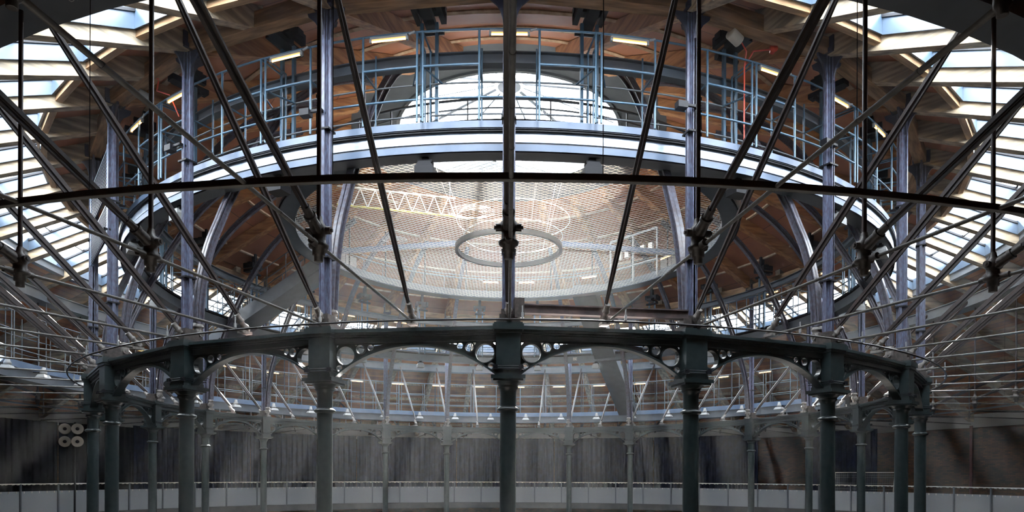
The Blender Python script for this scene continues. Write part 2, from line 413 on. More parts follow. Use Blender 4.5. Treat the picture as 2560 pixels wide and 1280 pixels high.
# ------------------------------------------------------------------ arched girders
def plate2d(outer, holes, th):
    cu = bpy.data.curves.new('p', 'CURVE'); cu.dimensions = '2D'; cu.fill_mode = 'BOTH'; cu.extrude = th / 2
    for pts in [outer] + holes:
        sp = cu.splines.new('POLY'); sp.points.add(len(pts) - 1); sp.use_cyclic_u = True
        for q, (x, y) in zip(sp.points, pts): q.co = (x, y, 0, 1)
    o = bpy.data.objects.new('p', cu); COL.objects.link(o); dg = bpy.context.evaluated_depsgraph_get(); dg.update()
    me = bpy.data.meshes.new_from_object(o.evaluated_get(dg)); bpy.data.objects.remove(o); bpy.data.curves.remove(cu)
    mb = MB(); mb.add([(v.co.x, v.co.z, v.co.y) for v in me.vertices], [tuple(p.vertices) for p in me.polygons]); bpy.data.meshes.remove(me)
    return mb
ZS, ZCR, ZBB = 1.66, 2.175, 2.235                       # springing, crown, bottom of the beam
AH = 1.39; ARI = (AH ** 2 + (ZCR - ZS) ** 2) / (2 * (ZCR - ZS)); ACZ = ZCR - ARI
def soff(x): return ACZ + math.sqrt(ARI ** 2 - x * x)
def circ(cx, cz, r, n=22): return [(cx + r * math.cos(2 * PI * i / n), cz + r * math.sin(2 * PI * i / n)) for i in range(n)]
def girder():
    e = empty('arched_girder', (0, 0, 0)); O = 2.0
    b = MB(); h = LCH / 2 - .2
    b.box(-h, h, -.06, .06, ZBB - O, 2.40 - O); b.box(-h, h, -.085, .085, ZBB + .005 - O, ZBB + .03 - O); b.box(-h, h, -.10, .10, 2.33 - O, 2.36 - O)
    b.box(-h, h, -.15, .15, 2.36 - O, 2.40 - O); b.box(-h, h, -.18, .18, 2.40 - O, 2.435 - O); b.box(-h, h, -.17, .17, 2.435 - O, 2.455 - O)
    b.build('cornice_beam', COLUMN, e)
    MB().box(-h, h, -.165, .165, 2.455 - O, 2.463 - O).build('top_plate', mat_top, e)
    r = MB(); n = 28; v = []
    for i in range(n + 1):
        x = -AH + 2 * AH * i / n; z = soff(x); nx, nz = x / ARI, (z - ACZ) / ARI
        for y, q in ((-.085, 0), (.085, 0), (.085, .03), (-.085, .03)): v.append((x + nx * q, y, z + nz * q - O))
    f = []
    for i in range(n):
        for k in range(4): f.append((4 * i + k, 4 * i + (k + 1) % 4, 4 * i + 4 + (k + 1) % 4, 4 * i + 4 + k))
    r.add(v, f).build('arch_rib', COLUMN, e)
    for sg in (-1, 1):
        xs = [AH - AH * i / 24 for i in range(25)]
        outer = [(x * sg, soff(x) + .01) for x in xs] + [(0, ZBB + .01), (AH * sg, ZBB + .01)]
        # rings stand in the spandrel, largest beside the pier
        C = [(1.205, 2.03, .165), (.945, 2.135, .082), (.775, 2.165, .052), (1.315, 1.815, .060)]
        holes = [circ(c[0] * sg, c[1], c[2]) for c in C]
        holes.append([(.72 * sg, 2.213), (.72 * sg, 2.185), (.55 * sg, 2.213)])
        holes.append([(1.375 * sg, 2.215), (1.335 * sg, 2.215), (1.375 * sg, 2.17)])
        holes.append([(1.05 * sg, 2.215), (1.0 * sg, 2.219), (1.03 * sg, 2.17)])
        if sg > 0: pass
        pl = plate2d(outer, holes, .035)
        pl.v = [(x, y, z - O) for x, y, z in pl.v]
        sp = pl.build('spandrel', COLUMN, e)
        rg = MB()
        for c in C[:2] + C[3:]:
            M = Matrix.Translation((c[0] * sg, 0, c[1] - O)) @ Matrix.Rotation(PI / 2, 4, 'X')
            v = []; f = []; n = 26
            for i in range(n):
                t = 2 * PI * i / n
                for rr, zz in ((c[2] - .008, -.055), (c[2] + .008, -.055), (c[2] + .008, .055), (c[2] - .008, .055)): v.append((rr * math.cos(t), rr * math.sin(t), zz))
            for i in range(n):
                j = (i + 1) % n
                for k in range(4): f.append((4 * i + k, 4 * i + (k + 1) % 4, 4 * j + (k + 1) % 4, 4 * j + k))
            rg.add(v, f, False, M)
        rg.build('ring_rim', COLUMN, sp)
    return e
mat_top = mat('rust brown top plate', (0.13, 0.09, 0.085), 0.3, base2=(0.06, 0.05, 0.05), scale=5)
g0 = girder()
for k in range(24):
    o = g0 if k == 0 else dup(g0)
    t = 15 * k + 7.5; o.location = P(RCH, t, 2.0); o.rotation_euler = (0, 0, R_(t))
    tag(o, 'dark green arched girder with pierced rings, ' + bname(k), 'girder', 'arched girders between the columns')

# ------------------------------------------------------------------ roof posts
def post():
    e = empty('roof_post', (0, 0, 0)); s = MB(); H = 5.52
    for M in (Matrix.Identity(4), Matrix.Rotation(PI / 2, 4, 'Z')):
        s.box(-.105, .105, -.016, .016, .1, H, M); s.box(-.105, -.085, -.03, .03, .1, H, M); s.box(.085, .105, -.03, .03, .1, H, M)
    s.box(-.04, .04, -.04, .04, .1, H); s.build('shaft', POST, e)
    b = MB().box(-.2, .2, -.2, .2, 0, .07); b.box(-.15, .15, -.15, .15, .07, .15); b.box(-.12, .12, -.12, .12, .15, .24)
    b.box(-.25, -.12, -.03, .03, .07, .13); b.build('base_block', CAST, e)
    t = MB()
    for M in (Matrix.Identity(4), Matrix.Rotation(PI / 2, 4, 'Z')):
        pr = [(.10, H - .55), (.115, H - .42), (.15, H - .3), (.21, H - .2), (.33, H - .1), (.36, H)]
        v = []
        for w_, z in pr: v += [(-w_, -.02, z), (w_, -.02, z), (w_, .02, z), (-w_, .02, z)]
        f = []
        for i in range(len(pr) - 1):
            for k in range(4): f.append((4 * i + k, 4 * i + (k + 1) % 4, 4 * i + 4 + (k + 1) % 4, 4 * i + 4 + k))
        t.add(v, f, False, M)
    t.box(-.19, .19, -.19, .19, H - .04, H + .04); t.box(-.2, .2, .13, .16, H, H + .26); t.box(-.2, .2, -.16, -.13, H, H + .26)
    t.build('top_bracket', mat_pb, e)
    for z in (1.2, 3.4): MB().box(-.12, .12, -.12, .12, z, z + .03).build('pipe_clamp', BLACK, e)
    return e
mat_pb = mat('dark post bracket', (0.035, 0.037, 0.06), 0.5)
p0 = post()
for k in range(24):
    o = p0 if k == 0 else dup(p0)
    o.location = P(RC, 15 * k, 2.50); o.rotation_euler = (0, 0, R_(15 * k - 90))
    tag(o, 'blue grey cruciform roof post on ' + cname(k), 'roof post', 'roof posts above the column ring')

# ------------------------------------------------------------------ curved ribs
def rib():
    e = empty('curved_rib', (0, 0, 0)); K = [(11.97, 2.9), (11.94, 3.35), (11.87, 3.85), (11.72, 4.45), (11.5, 5.0), (11.17, 5.75), (10.25, 7.4), (9.5, 8.4), (8.6, 9.2), (7.7, 9.75), (7.0, 10.05)]
    pts = []
    for i in range(len(K) - 1):
        p = [Vector(K[max(i - 1, 0)]), Vector(K[i]), Vector(K[i + 1]), Vector(K[min(i + 2, len(K) - 1)])]
        for j in range(3):
            u = j / 3; pts.append(.5 * ((2 * p[1]) + (p[2] - p[0]) * u + (2 * p[0] - 5 * p[1] + 4 * p[2] - p[3]) * u * u + (3 * p[1] - p[0] - 3 * p[2] + p[3]) * u ** 3))
    pts.append(Vector(K[-1])); s = MB()
    def sweep(w0, w1, d0, d1):
        v = []; n = len(pts)
        for i, p in enumerate(pts):
            tg = (pts[min(i + 1, n - 1)] - pts[max(i - 1, 0)]).normalized(); nn = Vector((-tg.y, tg.x))
            for a, b in ((w0, d0), (w1, d0), (w1, d1), (w0, d1)):
                q = p + nn * b; v.append((q.x - 12.0, a, q.y - 2.5))
        f = []
        for i in range(n - 1):
            for k in range(4): f.append((4 * i + k, 4 * i + (k + 1) % 4, 4 * i + 4 + (k + 1) % 4, 4 * i + 4 + k))
        f += [(0, 1, 2, 3), (4 * n - 1, 4 * n - 2, 4 * n - 3, 4 * n - 4)]
        s.add(v, f)
    sweep(-.012, .012, -.08, .08); sweep(-.075, .075, -.08, -.062); sweep(-.075, .075, .062, .08); sweep(-.03, .03, -.015, .015)
    s.build('rib_member', RIB, e)
    j = MB().lathe([(.08, .38), (.1, .34), (.1, .32), (.07, .30), (.085, .25), (.09, .2), (.06, .12), (.05, 0)], 14, Matrix.Translation((-.04, 0, 0)))
    j.tube((-.04, -.11, .19), (-.04, .11, .19), .06, 12); j.tube((-.04, -.13, .19), (-.04, .13, .19), .025, 8); j.box(-.14, .06, -.09, .09, -.02, .05)
    j.build('pin_joint', SHOE, e)
    return e
r0 = rib()
for k in range(24):
    o = r0 if k == 0 else dup(r0)
    o.location = P(12.0, 15 * k, 2.5) ; o.rotation_euler = (0, 0, R_(15 * k - 90))
    tag(o, 'curved iron rib rising inward behind ' + cname(k), 'roof rib', 'curved ribs inside the column ring')

# ------------------------------------------------------------------ trusses
def truss():
    e = empty('roof_truss', (0, 0, 0))                 # origin at r = 12.2, rel z 2.5
    def q(r, z, y=0.0): return (r - 12.2, y, z - 2.5)
    MB().cross(q(12.42, 2.80, -.02), q(15.86, 6.04, -.04), .09, .6, h=.145).build('strut', STRUT, e)
    sh = MB(); M, L = sh.frame(q(12.27, 2.60), q(12.6, 2.91)); M = M @ Matrix.Rotation(PI / 2, 4, 'Y')
    sh.lathe([(.05, -.06), (.07, -.03), (.075, .03), (.05, .08), (.045, .12), (.065, .15), (.065, .17), (.05, .19), (.045, .3)], 12, M)
    sh.tube(q(12.27, 2.6, -.07), q(12.27, 2.6, .07), .04, 10); sh.box(-.02, .2, -.07, .07, 0, .05); sh.build('shoe', SHOE, e)
    t = MB().tube(q(12.3, 2.535, .02), q(24.1, 2.535, .02), .021, 10)
    for i in range(18):
        r = 12.9 + .6 * i; t.tube(q(r, 2.535, .02), q(r + .02, 2.535, .02), .0235, 10)
    t.build('tie_rod', ROD, e)
    MB().tube(q(16.14, 2.7), q(16.14, 5.95), .027, 8).build('hanger_rod', HANG, e)
    n = MB(); n.lathe([(.02, -.24), (.05, -.24), (.05, -.17), (.07, -.17), (.07, -.10), (.105, -.09), (.115, -.06), (.08, -.03), (.075, .05), (.10, .09), (.09, .15), (.05, .19), (.035, .26)], 14, Matrix.Translation(q(16.14, 2.60)))
    n.tube(q(16.14, 2.70, -.14), q(16.14, 2.70, .14), .042, 10); n.tube(q(16.14, 2.70, -.16), q(16.14, 2.70, .16), .022, 8)
    n.tube(q(16.1, 2.66), q(16.34, 2.765), .075, 12, .055); n.tube(q(16.34, 2.765), q(16.38, 2.783), .068, 12); n.tube(q(16.38, 2.783), q(16.5, 2.835), .045, 12)
    n.tube(q(15.98, 2.535), q(16.34, 2.535), .04, 8)
    n.build('node_joint', CAST, e)
    MB().cross(q(16.44, 2.81), q(20.0, 4.27), .09, .7, h=.12).build('outer_strut', STRUT, e)
    o_ = MB().tube(q(20.15, 2.5), q(20.15, 4.35), .022, 8); o_.build('outer_hanger', HANG, e)
    n = MB().lathe([(.02, -.1), (.03, -.1), (.03, -.06), (.045, -.05), (.045, -.02), (.04, .08), (.03, .12)], 12, Matrix.Translation(q(20.15, 2.56)))
    n.tube(q(20.15, 2.62), q(20.5, 2.78), .03, 10); n.build('outer_node', CAST, e)
    MB().cross(q(20.5, 2.78), q(23.9, 2.86), .09, .6).build('end_strut', STRUT, e)
    return e
t0_ = truss()
for i in range(48):
    o = t0_ if i == 0 else dup(t0_)
    t = 7.5 * i; o.location = P(12.2, t, 2.5); o.rotation_euler = (0, 0, R_(t - 90))
    tag(o, 'iron strut and tie truss ' + ('on ' + cname(i // 2) if i % 2 == 0 else bname(i // 2)), 'roof truss', 'radial roof trusses outside the ring')

# ------------------------------------------------------------------ ring beam, tracks
rb = empty('ring_beam', (0, 0, 5.85 + Z0))
MB().arc(15.78, 16.3, 0, .03).arc(15.78, 16.3, .34, .37).arc(16.2, 16.24, .03, .34).arc(15.84, 15.88, .03, .34).build('box_girder', GREY, rb)
tag(rb, 'grey steel ring beam under the rafters over the gallery', 'ring beam')
def writing(txt, size, loc, rot, m, parent, name):
    cu = bpy.data.curves.new(name, 'FONT'); cu.body = txt; cu.size = size; cu.extrude = .001; cu.align_x = 'CENTER'; cu.offset = -.001
    o = bpy.data.objects.new(name, cu); COL.objects.link(o); dg = bpy.context.evaluated_depsgraph_get(); dg.update()
    me = bpy.data.meshes.new_from_object(o.evaluated_get(dg)); bpy.data.objects.remove(o)
    me.materials.clear(); me.materials.append(m); o = bpy.data.objects.new(name, me); COL.objects.link(o)
    o.location = loc; o.rotation_euler = rot; o.parent = parent
    return o
CHALK = mat('chalk', (0.45, 0.45, 0.45), 0.9)
for t, tx in ((16.4, 'DB/H6/9'), (-19.2, 'DB/H6')):
    v = P(16.03, t, 0)
    writing(tx, .13, (v.x, v.y, -.003), (PI, 0, R_(t)), CHALK, rb, 'chalk_mark')
tk = empty('curtain_track', (0, 0, 2.52 + Z0))
MB().arc(17.75, 17.79, .0, .055, step=2.5).build('rail', TRACK, tk); MB().arc(17.745, 17.80, -.008, 0, step=2.5).build('lip', ROD, tk)
for i in range(48):
    t = 7.5 * i + 2.6; p = P(17.77, t, 0); MB().tube((p.x, p.y, .05), (p.x, p.y, roofb(17.77) + CE - 2.52), .004, 4).build('hanging_wire', BLACK, tk)
tag(tk, 'thin black ring rail crossing in front of everything', 'track')
tk = empty('lighting_rail', (0, 0, 2.47 + Z0))
MB().ringtube(12.75, 0, .018, step=3).build('rail', TRACK, tk)
for i in range(48):
    t = 7.5 * i + 1; p = P(12.75, t, 0); MB().tube((p.x, p.y, 0), (p.x, p.y, .22), .012, 6).tube((p.x, p.y, .03), (p.x, p.y, .11), .022, 6).build('turnbuckle', PALE, tk)
tag(tk, 'thin black curved rail just above the arched girders', 'rail')
# iron beam lying on the ring between two column heads
e = empty('iron_beam', P(12.25, 7.5, 2.66)); e.rotation_euler = (0, 0, R_(7.5))
m = MB().box(-1.42, 1.46, -.05, .05, .012, .13); m.box(-1.42, 1.46, -.075, .075, .13, .15); m.box(-1.42, 1.46, -.075, .075, 0, .015); m.build('joist', mat_top, e)
MB().box(-1.52, -1.36, -.09, .09, -.08, .24).build('end_block', CAST, e); MB().box(1.36, 1.5, -.09, .09, -.1, .0).build('end_block', CAST, e)
tag(e, 'dark iron beam lying above the first near bay right of centre', 'beam')

# ------------------------------------------------------------------ halo girder and its railings
hg = empty('halo_girder', (0, 0, 5.67 + Z0)); zb = 0
MB().arc(11.25, 11.62, 0, .02, step=2.5).arc(11.25, 11.29, .02, .30, step=2.5).arc(11.54, 11.58, .02, .30, step=2.5).build('box_section', GREY, hg)
MB().arc(11.58, 11.63, .0, .115, step=2.5).build('lower_flange', GREYB, hg)
MB().arc(11.56, 11.60, .165, .335, step=2.5).build('galvanised_strip', GALV, hg)
MB().arc(11.50, 11.56, .115, .42, step=2.5).arc(11.24, 11.66, .335, .352, step=2.5).build('dark_channel', BLACK, hg)
MB().arc(11.60, 11.66, .40, .52, step=2.5).build('kick_plate', GREYB, hg)
MB().arc(11.2, 11.64, .385, .40, step=2.5).build('deck', GREY, hg)
tag(hg, 'large blue grey ring girder hanging inside the column ring', 'ring girder')
v = P(11.245, 165.3, 0)
writing('BE', .2, (11.235 * math.sin(R_(162.7)), -11.235 * math.cos(R_(162.7)), .10), (PI / 2, 0, R_(162.7 + 180)), WHITE, hg, 'stencil')
def rail_module(Rf, Rr, tf, parent_z, half=7.25, top=1.56):
    """one 15 degree length of tube railing, front and rear rows, in world ring frame centred on angle 0 (nearest point)"""
    e = empty('walkway_railing', (0, 0, 0)); z1, z2, z3 = .39, .96, top
    def pt(r, t, z): return (r * math.sin(R_(t)), -r * math.cos(R_(t)) + Rf, z)
    def arcpts(r, a, b, z, n=4): return [pt(r, a + (b - a) * i / n, z) for i in range(n + 1)]
    for nm, RR in (('front_post', Rf), ('rear_post', Rr)):
        for t in (-half, -2.5, 2.5, half):
            MB().tube(pt(RR, t, 0), pt(RR, t, z3), .021 if RR == Rf else .018, 8).build(nm, tf, e)
    MB().path(arcpts(Rf, -half - .25, half + .25, z3, 6), .019, 8).build('top_rail', tf, e)
    for a, b in ((-half, -2.5), (2.5, half)):
        m = MB(); m.path(arcpts(Rf, a, b, z2, 2), .022, 8)
        for q in (a, b):
            d = 1.1 if q < 0 else -1.1
            m.tube(pt(Rf, q, z2), pt(Rr, q + (d if abs(q) > 3 else 0), z2), .018, 6)
        m.build('hand_rail', tf, e)
    MB().path(arcpts(Rf, -half, half, z1, 6), .02, 8).build('mid_rail', tf, e)
    for z in (z1, z2): MB().path(arcpts(Rr, -half, half, z, 6), .017, 8).build('rear_rail', TUBEG, e)
    for q in (-half, half): MB().tube(pt(Rf, q, z3), pt(Rr, q, z3), .018, 6).build('cross_tube', tf, e)
    return e
rm = rail_module(11.85, 11.3, TUBE, 0)
for k in range(24):
    o = rm if k == 0 else dup(rm)
    t = 15 * k; o.location = P(11.85, t, 6.10); o.rotation_euler = (0, 0, R_(t))
    tag(o, 'blue tube railing on halo girder above ' + cname(k), 'railing', 'tube railings on the halo girder')
tr = empty('upper_ring_beam', (0, 0, 7.47 + Z0))
MB().arc(11.10, 11.13, .02, .2).arc(11.02, 11.2, .0, .02).arc(11.02, 11.2, .2, .22).build('channel', GREY, tr)
tag(tr, 'slim grey ring channel at the top of the halo railings', 'ring beam')
# hangers that carry the halo from the roof
def hanger():
    e = empty('halo_hanger', (0, 0, 0)); H = 2.55          # origin at rel 5.9, r 11.35, x outward
    m = MB()
    for y in (-.14, .14): m.box(-.2, -.14, y - .03, y + .03, 0, H - .3)
    m.build('hanger_post', TUBE, e)
    b = MB().box(-.34, .14, -.28, -.18, H - .22, H - .02); b.box(-.34, .14, .18, .28, H - .22, H - .02); b.box(-.5, .3, -.1, .1, H - .3, H - .2); b.box(-.25, -.09, -.3, .3, H - .12, H)
    b.tube((-.25, -.25, H - .42), (-.25, .25, H - .42), .05, 8); b.box(-.26, -.1, -.06, .06, H - .2, roofb(11.25) + CE - 5.9)
    b.build('roof_bracket', BLACK, e)
    return e
hh = hanger()
for k in range(24):
    o = hh if k == 0 else dup(hh)
    t = 15 * k + 7.5; o.location = P(11.35, t, 5.99); o.rotation_euler = (0, 0, R_(t - 90))
    tag(o, 'black roof bracket with twin hanger posts ' + bname(k), 'hanger', 'hangers that carry the halo girder')
# floodlights under the halo
def flood(m1, nm):
    e = empty(nm, (0, 0, 0))
    b = MB().box(-.03, .03, -.06, .06, -.08, 0); b.box(-.08, .08, -.13, .13, -.11, -.06); b.build('yoke', BLACK, e)
    v = [(-.12, -.1, -.10), (.12, -.1, -.10), (.12, .1, -.10), (-.12, .1, -.10), (-.15, -.17, -.2), (.15, -.17, -.2), (.15, .17, -.2), (-.15, .17, -.2), (-.15, -.17, -.33), (.15, -.17, -.33), (.15, .17, -.33), (-.15, .17, -.33)]
    f = [(0, 1, 2, 3), (11, 10, 9, 8)]
    for a in (0, 4):
        for k in range(4): f.append((a + k, a + (k + 1) % 4, a + 4 + (k + 1) % 4, a + 4 + k))
    MB().add(v, f).build('housing', m1, e)
    return e
fA = flood(BLACK, 'floodlight'); fB = flood(PALE, 'floodlight'); uA = uB = 0
for k in range(24):
    t = 15 * k + 7.5; kk = (k + 11) % 24 - 11; pale = abs(t - 360 if t > 180 else t) > 30
    src = fB if pale else fA; first = (uB == 0) if pale else (uA == 0)
    o = src if first else dup(src)
    if pale: uB = 1
    else: uA = 1
    o.location = P(11.43, t, 5.67); o.rotation_euler = (0, 0, R_(t - 90))
    tag(o, ('pale' if pale else 'black') + ' floodlight under the halo girder ' + bname(k), 'floodlight', 'floodlights under the halo girder')

# ------------------------------------------------------------------ tube lamps
def lamp(L=.62):
    e = empty('tube_lamp', (0, 0, 0))
    MB().tube((-L / 2, 0, -.045), (L / 2, 0, -.045), .016, 8).build('glowing_tube', LAMP, e)
    b = MB().box(-L / 2 - .03, L / 2 + .03, -.03, .03, -.02, .02); b.box(-L / 2 - .04, -L / 2, -.025, .025, -.07, 0); b.box(L / 2, L / 2 + .04, -.025, .025, -.07, 0)
    b.tube((L / 2 + .05, 0, .02), (L / 2 + .16, 0, .06), .02, 6); b.build('housing', PALE, e)
    return e
lm = lamp(); used = 0
def sideof(t):
    t = (t + 180) % 360 - 180; return 'left' if t < 0 else 'right'
def put_lamp(r, t, z, lab, grp):
    global used
    o = lm if not used else dup(lm); used = 1
    o.location = P(r, t, z); o.rotation_euler = (0, 0, R_(t)); tag(o, lab, 'lamp', grp)
HL = sorted([0, 10.2, -10.2, -20, 24.7, 34.3, -34.3, 43.2, -43.2, 55, -55, 67, -67, 82, -82, 98, -98, 113, -113, 127, -127, 140, -140, 153, -153, 167, -167, 180], key=lambda a: a)
for n_, t in enumerate(HL):
    k = int(round(t / 15.0)); 
    put_lamp(11.85, t, 7.66 - .05, 'warm tube lamp on halo, by ' + cname(k) + (', past it' if abs(t) > abs(15 * k) + .1 else ', before it' if abs(t) < abs(15 * k) - .1 else ''), 'tube lamps on the halo railing')

# ------------------------------------------------------------------ net ring
nr = empty('net_ring', (0, 0, 7.9 + Z0))
MB().arc(7.05, 7.56, 0, .02, step=2.5).arc(7.52, 7.56, 0, .45, step=2.5).arc(7.02, 7.06, 0, .3, step=2.5).build('ring_box', GREY, nr)
GALVD = mat('dull steel sheet', (0.38, 0.38, 0.36), 0.3, metal=.5, base2=(0.3, 0.3, 0.29), scale=2)
for a in (-125, 52): MB().arc(7.56, 7.58, .05, .92, a, a + 73, 2.5).build('side_panel', GALVD, nr)
m = MB().ringtube(7.5, .95, .03); m.ringtube(7.1, .95, .02)
for i in range(48):
    p = P(7.5, 7.5 * i, 0); m.tube((p.x, p.y, .4), (p.x, p.y, .95), .018, 6)
m.build('guard_rail', TUBEG, nr)
m = MB(); Rn = 7.05; stp = .145; th = .0045
n = int(Rn / stp)
for dirn in (R_(35), R_(-35)):
    ex, ey = math.cos(dirn), math.sin(dirn)
    for i in range(-n, n + 1):
        d = i * stp; h = math.sqrt(max(Rn * Rn - d * d, 0)); zq = .03
        a = (-ey * d - ex * h, ex * d - ey * h, zq); b = (-ey * d + ex * h, ex * d + ey * h, zq)
        m.tube(a, b, th * 1.3, 3, caps=False)
m.build('safety_net', WROPE, nr)
m = MB().arc(1.74, 1.85, -.20, -.04, step=7.5)
m.build('hub_ring', mat('dark hub mesh', (0.012, 0.012, 0.014), .6), nr)
m = MB()
for a in (102, 258):
    p = P(1.8, a, 0); q = P(7.1, a, 0); MB().beam((p.x, p.y, .2), (q.x, q.y, .2), .14, .16).build('radial_beam', GREYB, nr)
for i in range(24):
    a = P(7.3, 15 * i, 0); MB().tube((a.x, a.y, .3), (a.x, a.y, roofb(7.3) + CE - 7.9), .03, 6).build('drop_rod', BLACK, nr)
tag(nr, 'big steel ring under the lantern holding a white safety net', 'net ring')
for (t, r) in ((173.5, 7.0), (-173.5, 7.0), (150, 7.0), (118, 7.0)):
    put_lamp(r, t, 8.62, 'warm tube lamp on net ring, at its far edge %s' % ('right of centre' if t == 173.5 else 'left of centre' if t < 0 else 'towards the right' if t == 150 else 'behind the right rib'), 'tube lamps on the net ring')
# things lying on or above the net
def coil(x, y, s, lab):
    m = MB()
    for j in range(6):
        rr = s * (.5 + .09 * j); n = 20; pts = [(rr * math.cos(2 * PI * i / n) * (1 + .05 * math.sin(3 * i + j)), rr * .8 * math.sin(2 * PI * i / n), .02 + .012 * j) for i in range(n + 1)]
        m.path(pts, .006, 4)
    o = m.build('cable_coil', PALE); o.location = (x, y, 7.94 + Z0); tag(o, lab, 'cable', 'cable coils on the net')
coil(-1.15, -2.7, .75, 'large white cable coil lying on the safety net'); coil(-3.9, -.2, .45, 'small white cable coil on the net, left of the large coil')
for n_, (r, z, lab) in enumerate(((1.95, 8.75, 'upper thin white hoop hanging above the net hub'), (1.7, 8.2, 'lower thin white hoop hanging above the net hub'))):
    e = empty('hanging_hoop', (0.15, 0, z + Z0)); MB().ringtube(r, 0, .014, step=7.5).build('hoop', WHITE, e)
    for a in (20, 140, 260):
        p = P(r, a, 0); MB().tube((p.x, p.y, 0), (p.x * 1.6, p.y * 1.6, 11.7 - z), .006, 4).build('wire', WHITE, e)
    tag(e, lab, 'hoop', 'thin hoops over the net')
lt = empty('lattice_truss', (-3.7, -.2, 9.0 + Z0)); lt.rotation_euler = (0, 0, R_(14))
m = MB().tube((-2.1, 0, 0), (1.9, 0, 0), .035, 6); m.build('lower_chord', YELLOW, lt)
m = MB().tube((-2.1, 0, .62), (1.9, 0, .62), .03, 6)
for i in range(8):
    x = -2.1 + .5 * i; m.tube((x, 0, 0), (x + .25, 0, .62), .02, 6); m.tube((x + .25, 0, .62), (x + .5, 0, 0), .02, 6)
for x in (-1.9, 1.7): m.tube((x, 0, .62), (x, 0, roofb(4.5) + CE - 9.0 - .25), .012, 6)
m.build('lattice', WHITE, lt); tag(lt, 'white lattice truss with yellow chord above the net', 'lattice truss')
rk = empty('cable_rack', P(6.75, 131, 8.1)); rk.rotation_euler = (0, 0, R_(131))
m = MB()
for x in (-1.2, 0, 1.2):
    m.box(x - .03, x + .03, -.03, .03, -.15, 1.75)
m.box(-1.2, 1.2, -.03, .03, 1.7, 1.78); m.box(-1.2, 1.2, -.02, .02, .5, .54); m.build('frame', PALE, rk)
m = MB()
for x in (-.9, -.5, .3, .7): m.box(x - .1, x + .1, -.06, .06, .9, 1.2)
m.build('junction_box', WHITE, rk); tag(rk, 'pale metal rack with junction boxes on far right of net ring', 'rack')

# ------------------------------------------------------------------ outer walkway
wk = empty('outer_walkway', (0, 0, 3.0 + Z0))
WT0, WT1 = 112, 292
MB().arc(15.62, 15.68, 0, .56, WT0, WT1, 2.5).arc(16.2, 16.26, 0, .56, WT0, WT1, 2.5).arc(15.68, 16.2, .0, .02, WT0, WT1, 2.5).arc(15.60, 16.28, .46, .5, WT0, WT1, 2.5).build('deck_box', GREY, wk)
MB().arc(15.57, 15.62, .34, .56, WT0, WT1, 2.5).build('upper_plate', GREYB, wk)
for i in range(25):
    t = WT0 + 7.5 * i; p = P(15.95, t, 0); MB().tube((p.x, p.y, .5), (p.x, p.y, roofb(15.95) - 3.0), .018, 6).build('support_rod', TUBEG, wk)
tag(wk, 'grey curved walkway on the far side outside the columns', 'walkway')
rm2 = rail_module(15.66, 16.2, TUBEG, 0)
for n_ in range(12):
    o = rm2 if n_ == 0 else dup(rm2)
    t = 120 + 15 * n_; o.location = P(15.66, t, 3.56); o.rotation_euler = (0, 0, R_(t))
    tag(o, 'grey tube railing on outer walkway behind ' + cname(t // 15), 'railing', 'tube railings on the outer walkway')
for n_ in range(21):
    t = 180 + (n_ - 10) * 8.4 + (0.0 if n_ > 10 else 0) - 2.2
    if t < WT0: continue
    k = n_ - 10
    put_lamp(15.66, t, 5.07, 'warm tube lamp on outer walkway rail, %s' % ('at far centre' if k == 0 else 'number %d %s of far centre' % (abs(k), 'right' if k < 0 else 'left')), 'tube lamps on the outer walkway')
def pod():
    e = empty('walkway_spotlight', (0, 0, 0))
    MB().lathe([(.04, .2), (.06, .19), (.07, .1), (.10, .05), (.11, 0), (.08, -.03)], 12).build('lamp_body', PALE, e)
    v = [(-.10, -.14, -.04), (.10, -.14, -.04), (.10, .14, -.04), (-.10, .14, -.04), (-.16, -.2, -.15), (.16, -.2, -.15), (.16, .2, -.15), (-.16, .2, -.15)]
    MB().add(v, [(0, 1, 2, 3), (7, 6, 5, 4), (0, 4, 5, 1), (1, 5, 6, 2), (2, 6, 7, 3), (3, 7, 4, 0)]).build('reflector', PALE, e)
    b = MB().box(0, .32, -.02, .02, .02, .06); b.build('arm', BLACK, e)
    return e
pd = pod()
for n_ in range(23):
    t = 116.25 + 7.5 * n_
    o = pd if n_ == 0 else dup(pd)
    o.location = P(15.3, t, 3.28); o.rotation_euler = (0, 0, R_(t - 90))
    i = int(t // 15); hf = 'first half' if (t % 15) < 7.5 else 'second half'
    tag(o, 'pale spotlight on outer walkway front %s, %s' % (bname(i), hf), 'spotlight', 'spotlights on the outer walkway')

